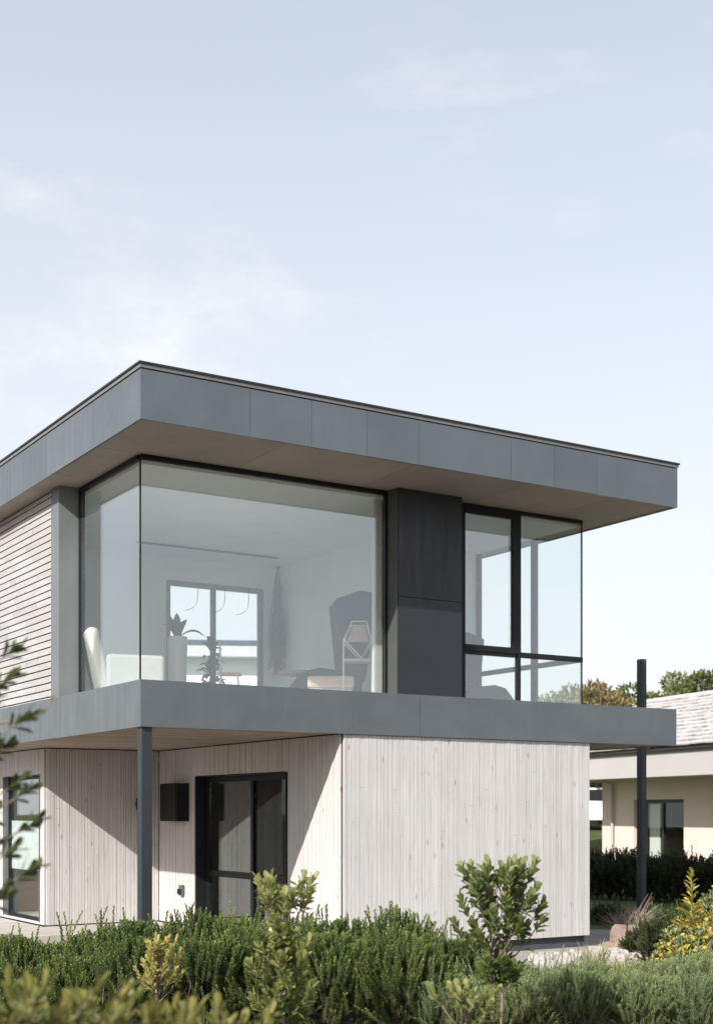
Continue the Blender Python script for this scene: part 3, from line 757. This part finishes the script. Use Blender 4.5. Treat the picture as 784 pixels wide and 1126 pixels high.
# dark green hedge shrubs, three shapes
hv = [mound('hedge_shrub', .81, .46, 420, .040, .014, 44, .27, [L_HEDGE, BARKD], 31+i, flat=(.35,.2,.45,.3)[i], upright=(1.2,1.5,1.0,1.3)[i]) for i in range(4)]
rv_ = [mound('rosemary_shrub', .64, .46, 400, .034, .0085, 46, .24, [L_ROSE, BARKD], 51+i, upright=(1.0,1.3,.85,1.1)[i]) for i in range(4)]
def place(vs, pts, labfn, cat, group, seed):
    rr = random.Random(seed)
    for i, (x, y, s) in enumerate(pts):
        src = vs[i % len(vs)]
        o = src if i < len(vs) else src.copy()
        if i >= len(vs): C.objects.link(o)
        o.location = (x, y, 0); o.rotation_euler = (0, 0, rr.uniform(0, 6.28)); o.scale = (rr.uniform(.88, 1.18), rr.uniform(.88, 1.18), s*rr.uniform(.95, 1.06))
        tag(o, labfn(i), cat, group)
pts = []
for k, px in enumerate(range(-20, 500, 57)): pts.append((pix(px+rng.uniform(-8, 8), 12.4).x, 12.4+rng.uniform(-.12, .12), [.76,.80,.90,1.04,.97,1.0,1.02,.96,.96,.84][k % 10]))
for k, px in enumerate(range(5, 480, 72)): pts.append((pix(px+rng.uniform(-8, 8), 11.5).x, 11.5+rng.uniform(-.12, .12), [.70,.72,.78,.92,.95,.95,.85][k % 7]))
place(hv, pts, lambda i: 'dark green upright-needled shrub in the hedge across the front of the house', 'shrub', 'dark green hedge shrubs', 3)
pts = []
for k, px in enumerate(range(455, 830, 62)): pts.append((pix(px+rng.uniform(-8, 8), 12.2).x, 12.2+rng.uniform(-.12, .12), [.86,.88,.74,.72,.74,.82,.9][k % 7]))
for k, px in enumerate(range(490, 830, 70)): pts.append((pix(px+rng.uniform(-8, 8), 11.2).x, 11.2+rng.uniform(-.12, .12), [.80,.78,.80,.76,.80][k % 5]))
place(rv_, pts, lambda i: 'grey-green fine-needled shrub in the low row at lower right', 'shrub', 'grey-green low shrubs', 4)

def whorl(mb, p, d, n, L, Wd, rr, bright, spread=.9, droop=.1):
    d = d.normalized(); up = Vector((0,0,1)) if abs(d.z) < .95 else Vector((1,0,0))
    x = d.cross(up).normalized(); y = d.cross(x); ph = rr.uniform(0, 6.28)
    for i in range(n):
        a = ph+i*2.4; o = x*math.cos(a)+y*math.sin(a); k = spread*(.35+.75*i/n)*rr.uniform(.8, 1.15)
        ld = d*math.cos(k)+o*math.sin(k)
        mb.leaf(p-d*(.012*i), ld, d, L*rr.uniform(.75, 1.15), Wd*rr.uniform(.8, 1.15), min(1, max(0, bright+.25*(1-i/n)+rr.uniform(-.18, .18))), 0, 'broad', rr.uniform(.1, .45), droop*rr.uniform(0, 1.6))
def broad_shrub(label, loc, H, crown, seed, stems=((0,0),), lL=.078, lW=.042, mat=L_BROAD, nb=34, bare=.3, cat='shrub', name='broadleaf_shrub', group=None, btip=.55, z_lo=.35):
    rr = random.Random(seed)
    o = thing(name, label, cat, loc, 0, group)
    st = MB(); fo = MB()
    for (sx, sy) in stems:
        top = Vector((sx*2.2+rr.uniform(-.03, .03), sy*2.2, H*.86)); b0 = Vector((sx, sy, 0))
        mids = [b0.lerp(top, t)+Vector((rr.uniform(-.018,.018), rr.uniform(-.018,.018), 0)) for t in (.33, .66)]
        st.tube([b0, *mids, top], [.014, .012, .010, .006], 6)
        for k in range(nb):
            t = z_lo+(1-z_lo)*((k+.5)/nb); p = b0.lerp(top, min(1, t))
            az = k*2.4+rr.uniform(-.5, .5); prof = crown(t); 
            L = prof*rr.uniform(.55, 1.05)
            d = Vector((math.cos(az), math.sin(az), .75+.9*t)); d.normalize()
            horiz = math.hypot(d.x, d.y); L = min(L/max(horiz, .3), .42)
            e = p+d*L; e.z = min(e.z, H*1.0)
            st.tube([p, p.lerp(e, .5)+Vector((0,0,-.02)), e], [.006, .0045, .003], 4)
            whorl(fo, e, d+Vector((0,0,.4)), rr.randint(9, 14), lL, lW, rr, btip-.25+.45*t)
            for q in range(rr.randint(1, 3)):
                m_ = p.lerp(e, rr.uniform(.45, .85)); whorl(fo, m_, d+Vector((rr.uniform(-.6,.6), rr.uniform(-.6,.6), .1)), rr.randint(3, 5), lL*1.05, lW, rr, btip-.35+.25*t, 1.3, .25)
        whorl(fo, top+Vector((0,0,.03)), Vector((0,0,1)), 9, lL, lW, rr, btip+.1)
    st.build('stems', BARK, o, smooth=True); fo.build('foliage', mat, o)
    return o
# the two tall broad-leaved shrubs
p1 = pix(312, 9.6); p2 = pix(543, 9.6)
broad_shrub('tall broad-leaved shrub with yellowish tip in front of dark hedge', p1, 1.36, lambda t: (.25*math.sin(math.pi*min(1, .3+.75*t))**.7 if t < .60 else (.10 if t < .82 else .21)), 71, ((0,0),), nb=44, z_lo=.2, btip=.62, lL=.084, lW=.048)
broad_shrub('tall broad-leaved shrub with rounded crown in front of pale timber wall', p2, 1.47, lambda t: .13 if t < .56 else .37*math.sin(math.pi*min(1, .35+.45*t)), 72, ((0,0), (.05,.03)), nb=22, z_lo=.46, btip=.42, lL=.084, lW=.052)
broad_shrub('small broad-leaved shrub low beside the rounded-crown shrub', pix(514, 9.0), .66, lambda t: .24, 73, ((0,0),), nb=12, z_lo=.4, btip=.6)
# yellow variegated shrub in the hedge
broad_shrub('small yellow variegated shrub in front of dark hedge', pix(172, 10.2), .92, lambda t: .2*math.sin(math.pi*min(1, .3+.55*t)), 74, ((0,0),), .05, .022, L_YEL, 30, z_lo=.5, name='variegated_shrub', btip=.5)
# blurred foreground shrubs lower left
for i, (px, Y, H, sd) in enumerate(((30, 4.6, 1.22, 81), (100, 4.2, 1.23, 82), (190, 4.6, 1.13, 83), (-30, 4.0, 1.32, 85))):
    broad_shrub('out-of-focus yellow-green leafy shrub in the near lower left corner', pix(px, Y), H, lambda t: .34*math.sin(math.pi*min(1, .3+.5*t)), sd, ((0,0), (.08,.05)), (.068), .027, L_FORE, 24, z_lo=.35, group='near yellow-green shrubs', btip=.5)
# tall sapling at the left edge whose twigs enter the frame
def sapling():
    o = thing('sapling', 'out-of-focus sapling with sparse olive leaves at the left edge of the view', 'sapling', pix(-70, 4.9), 0)
    rr = random.Random(91); st = MB(); fo = MB()
    b = [Vector((0,0,0)), Vector((.0,.02,.9)), Vector((-.02,0,1.9)), Vector((.05,0,2.7))]
    st.tube(b, [.018,.014,.010,.005], 6)
    specs = []   # (image x, image y) of the twig ends at Y = 4.9
    for (x, y) in ((28, 790), (12, 745), (38, 905), (20, 860), (36, 955), (6, 820), (15, 935), (4, 985), (18, 715), (-10, 770), (-20, 880), (-30, 700), (-35, 960), (30, 870)):
        e = pix(x, 4.9+rr.uniform(-.12, .12), y) - Vector(o.location); s = e+Vector((-.24-rr.uniform(0,.06), 0, -.17))
        st.tube([Vector((rr.uniform(-.02, .0), 0, s.z-.05)), s, e], [.006,.005,.0025], 5)
        whorl(fo, e, (e-s), rr.randint(6, 9), .072, .032, rr, .1, .8)
        whorl(fo, s.lerp(e, .55), (e-s)+Vector((0,rr.uniform(-.2,.2),.1)), 5, .066, .029, rr, .0, 1.2)
    s = pix(-40, 4.9, 800)-Vector(o.location); e = pix(56, 4.85, 776)-Vector(o.location)
    st.tube([s, pix(20, 4.9, 793)-Vector(o.location), pix(46, 4.9, 786)-Vector(o.location), e], [.006,.005,.003,.002], 5)
    fo.leaf(e, Vector((.3,0,1)), Vector((0,-1,0)), .04, .012, .7, 0, 'broad')
    st.build('stems', BARK, o, smooth=True); fo.build('foliage', m_leaf('dark_olive_leaves', (.03, .042, .014), (.075, .085, .03), (.20, .18, .08), .3), o)
sapling()

# right-hand garden
def yellow_spike(loc, H, seed, label):
    rr = random.Random(seed); o = thing('flowering_succulent', label, 'flowering plant', loc, 0)
    st = MB(); st.tube([(0,0,0), (.01,0,H*.5), (0,0,H)], [.018,.014,.006], 6); st.build('stem', L_SUCC, o)
    fo = MB()
    n = 34
    for k in range(n):
        t = k/n; z = H*(.42+.58*t); a = k*2.4
        d = Vector((math.cos(a), math.sin(a), .35+.4*t)); L = (.19*(1-t)+.045)
        for q in range(2): fo.leaf(Vector((0,0,z+q*.01)), d+Vector((rr.uniform(-.3,.3), rr.uniform(-.3,.3), 0)), Vector((0,0,1)), L*rr.uniform(.8,1.1), .055*(1.05-.4*t), rr.random(), 0, 'broad', .5)
    fo.build('flower_spike', L_FLOW, o)
    lf = MB()
    for k in range(26):
        a = k*2.4; d = Vector((math.cos(a), math.sin(a), .9)); lf.leaf(Vector((0,0,.02+.012*k)), d, Vector((0,0,1)), .17, .055, rr.random(), 0, 'broad', .4)
    lf.build('leaves', L_SUCC, o)
def flower_mound(loc, Rr, H, seed, label, mats=(L_FLOW, L_SUCC), frac=.6):
    rr = random.Random(seed); mb = MB()
    for k in range(300):
        a = rr.uniform(0, 6.28); u = rr.random(); r = Rr*math.sqrt(u); z = H*(1-.75*u)*rr.uniform(.75, 1.08)
        d = Vector((math.cos(a)*r/Rr, math.sin(a)*r/Rr, .9)); p = Vector((r*math.cos(a), r*math.sin(a), max(.02, z)))
        top = rr.random() < frac
        for q in range(7):
            aa = rr.uniform(0, 6.28); ld = d+Vector((math.cos(aa), math.sin(aa), rr.uniform(-.2, .5)))*.9
            mb.leaf(p, ld, d, .055 if top else .09, .028 if top else .022, rr.random(), 0 if top else 1, 'broad', .3)
        if k % 3 == 0: mb.tube([(p.x*.3, p.y*.3, 0), tuple(p)], [.006,.003], 4, .3, 1)
    o = mb.build('yellow_flowering_shrub', list(mats)); o.location = loc; tag(o, label, 'flowering plant')
def jit(px, Y): return pix(px, Y)
yellow_spike(pix(760, 15.2), 1.22, 1, 'upright yellow flower spike standing above the other yellow plants')
yellow_spike(pix(789, 14.6), .98, 2, 'yellow flower spike cut off by the right edge of the view')
flower_mound(pix(776, 14.2), .46, .62, 3, 'mound of yellow flowers at right edge below the flower spike')
flower_mound(pix(757, 15.6), .38, .58, 4, 'yellow flowering mound beside the dark round bush')
flower_mound(pix(795, 17.2), .5, .85, 5, 'tall sage-green succulent clump behind the yellow flowers', frac=.25)
o = mound('round_bush', .58, .27, 230, .034, .022, 26, .14, [L_BUSH, BARKD], 61, upright=.8, flat=.6); o.location = pix(722, 16.2)
tag(o, 'dark green rounded bush beside the pale stones', 'bush')
o = mound('round_bush', .34, .22, 160, .034, .022, 24, .13, [L_BUSH, BARKD], 62, upright=.8, flat=.6); o.location = pix(699, 17.4)
tag(o, 'smaller dark bush directly left of rounded dark bush', 'bush')
o = mound('round_bush', .30, .4, 160, .04, .022, 22, .16, [L_BUSH, BARKD], 63, upright=.8, flat=.5); o.location = pix(668, 22.4)
tag(o, 'low dark bush by the house corner near the lawn', 'bush')
o = mound('round_bush', .36, .4, 160, .04, .022, 22, .16, [L_HEDGE, BARKD], 64, upright=.8, flat=.5); o.location = pix(733, 20.5)
tag(o, 'low green bush below the lawn behind yellow flowers', 'bush')
def dry_plant(loc, seed, label, n=60, H=.6, leafy=False):
    rr = random.Random(seed); mb = MB()
    for k in range(n):
        a = rr.uniform(0, 6.28); t = rr.uniform(.3, 1.25); L = H*rr.uniform(.6, 1.1)
        d = Vector((math.cos(a)*t, math.sin(a)*t, rr.uniform(.4, 1.1))).normalized()
        p = Vector((rr.uniform(-.08,.08), rr.uniform(-.08,.08), 0)); m_ = p+d*L*.5+Vector((rr.uniform(-.05,.05), rr.uniform(-.05,.05), .03)); e = p+d*L
        mb.tube([p, m_, e], [.007,.005,.002], 4)
        for q in range(2): mb.tube([m_, m_+Vector((rr.uniform(-.14,.14), rr.uniform(-.14,.14), rr.uniform(.04,.16)))], [.004,.0015], 3)
    o = mb.build('dry_plant', TWIG); o.location = loc; tag(o, label, 'dry plant')
dry_plant(pix(693, 20.0), 1, 'dry twiggy plant at the foot of the free-standing post', 70, .68)
dry_plant(pix(776, 13.4), 2, 'dry brown twigs under the yellow flowers at right edge', 40, .42)
def tuft(loc, seed, label, H=.3, n=70):
    rr = random.Random(seed); mb = MB()
    for k in range(n):
        a = rr.uniform(0, 6.28); d = Vector((math.cos(a)*.45, math.sin(a)*.45, 1)); strap = H*rr.uniform(.6, 1.1)
        mb.leaf(Vector((rr.uniform(-.06,.06), rr.uniform(-.06,.06), 0)), d, Vector((math.sin(a), math.cos(a), 0)), strap, .014, rr.random())
    o = mb.build('dry_grass_tuft', L_DRY); o.location = loc; tag(o, label, 'grass tuft')
tuft(pix(655, 15.4), 1, 'pale dry grass tuft on the gravel in front of house corner', .42)
tuft(pix(690, 14.6), 2, 'straw-coloured grass tuft left of the rounded dark bush', .30, 90)
tuft(pix(668, 14.2), 3, 'small dry grass tuft at the edge of grey-green shrubs', .36)
# stones
def rock(loc, sx, sy, sz, seed, mat, label, group=None):
    rr = random.Random(seed); mb = MB(); k = 12; rings = 7
    ph = [rr.uniform(0, 6.28) for _ in range(6)]
    for i in range(rings+1):
        v = -math.pi/2+math.pi*i/rings
        for j in range(k):
            u = 2*math.pi*j/k
            n = 1+.16*math.sin(2*u+ph[0])+.12*math.sin(3*u+ph[1]+2*v)+.10*math.sin(5*u+ph[2])*math.cos(3*v+ph[3])+rr.uniform(-.07, .07)
            c = math.copysign(abs(math.cos(v))**.6, 1); mb.v.append((sx*c*math.cos(u)*n, sy*c*math.sin(u)*n, sz*(math.sin(v) if abs(math.sin(v)) < .8 else math.copysign(.85, v))*n+sz*.75))
    for i in range(rings):
        for j in range(k):
            a = i*k+j; b = i*k+(j+1) % k; mb.f.append((a, b, b+k, a+k)); mb.r.append(rr.random()); mb.m.append(0)
    o = mb.build('garden_stone', mat); o.location = loc; o.rotation_euler = (0,0,rr.uniform(0,3)); tag(o, label, 'stone', group)
rock(pix(689, 18.6), .20, .17, .17, 1, ROCKR, 'larger reddish brown stone beneath the dry twiggy plant')
rock(pix(676, 17.6), .17, .14, .10, 2, ROCKR, 'smaller reddish stone at the gravel edge by house corner')
k = 0
for i in range(46):
    px = rng.uniform(590, 704); Y = rng.uniform(15.4, 17.3); s = rng.uniform(.05, .13)
    q = pix(px, Y)
    # keep clear of the house wall
    bb = -.5309*(q.x+2.4)+.8474*(q.y-15)
    if bb > -.1 : continue
    rock(q, s*1.3, s, s*.6, 100+i, ROCKW, 'pale flat stone lying in the gravel bed in front of the timber wall', 'pale stones in the gravel bed')
# bungalow hedge
nh = [mound('clipped_hedge_shrub', 1.0, .55, 230, .07, .03, 22, .3, [L_NHEDGE, BARKD], 41+i, upright=1.1, flat=.25) for i in range(2)]
pts = []
for k in range(15):
    t = k/14; px = 630+190*t; Y = 29.3-2.6*t
    pts.append((pix(px, Y).x, Y+rng.uniform(-.15, .15), rng.uniform(.76, .94)))
place(nh, pts, lambda i: 'deep green shrub in the hedge below the bungalow window wall', 'shrub', 'deep green bungalow hedge', 9)

# trees beyond the bungalow
def tree(loc, H, Rr, seed, mat, label, n=5200, ls=.19, group=None, sq=.8):
    rr = random.Random(seed); o = thing('broadleaf_tree', label, 'tree', loc, 0, group)
    tr = MB(); tr.tube([(0,0,0), (rr.uniform(-.15,.15),0,H*.3), (rr.uniform(-.3,.3),.1,H*.62), (0,0,H*.88)], [H*.028,H*.022,H*.014,.03], 7)
    cl = []
    for k in range(17):
        a = k*2.4; t = rr.uniform(.32, .96); r = Rr*rr.uniform(.25, .92)*(1.12-.75*max(0, t-.45)); c = Vector((r*math.cos(a), r*math.sin(a), H*t))
        cl.append((c, rr.uniform(.24, .42)*Rr, rr.uniform(-.15, .2)))
        tr.tube([(0,0,H*t*.55), tuple(Vector((0,0,H*t*.6)).lerp(c, .6)), tuple(c)], [H*.011,H*.007,.015], 5)
    tr.build('trunk', BARKD, o)
    fo = MB()
    for k in range(n):
        c, r, b = rr.choice(cl)
        v = Vector((rr.gauss(0,1), rr.gauss(0,1), rr.gauss(0,1))).normalized(); q = c+Vector((v.x*r, v.y*r, v.z*r*sq))*rr.uniform(.55, 1.08)
        d = (v+Vector((rr.uniform(-.7,.7), rr.uniform(-.7,.7), rr.uniform(-.3,.9)))).normalized()
        fo.leaf(q, d, Vector((rr.uniform(-1,1), rr.uniform(-1,1), rr.uniform(-1,1))), ls*rr.uniform(.7,1.3), ls*.55, min(1, max(0, .45+b+rr.uniform(-.25,.3))), 0, 'needle')
    fo.build('crown', mat, o)
    return o
T = [(662, 47, 6.65, 1.5, L_TREEB, 'rounded ochre-leaved tree beyond the deck, left of the post'),
     (690, 50, 6.55, 1.5, L_TREE, 'olive green tree directly behind the free-standing post'),
     (650, 57, 6.8, 2.0, L_TREE, 'green tree behind the ochre tree close to the house'),
     (716, 54, 6.6, 1.4, L_TREE, 'green tree rising just right of the free-standing post'),
     (741, 52, 7.15, 1.6, L_TREE, 'tallest bushy tree above the bungalow roof ridge'),
     (788, 50, 7.0, 1.6, L_TREE, 'green tree at the right edge above the bungalow roof'),
     (616, 50, 6.3, 2.2, L_TREE, 'grey-green tree seen through the right-hand corner glazing'),
     (575, 54, 6.2, 2.4, L_TREE, 'distant tree seen faintly through the lower right-hand pane'),
     (658, 66, 4.4, 2.2, L_TREE, 'dark tree behind the white parked car')]
for i, (px, Y, H, Rr, mt, lb) in enumerate(T): tree(pix(px, Y)+Vector((0,0,1.4)), H-1.4, Rr, 200+i, mt, lb)
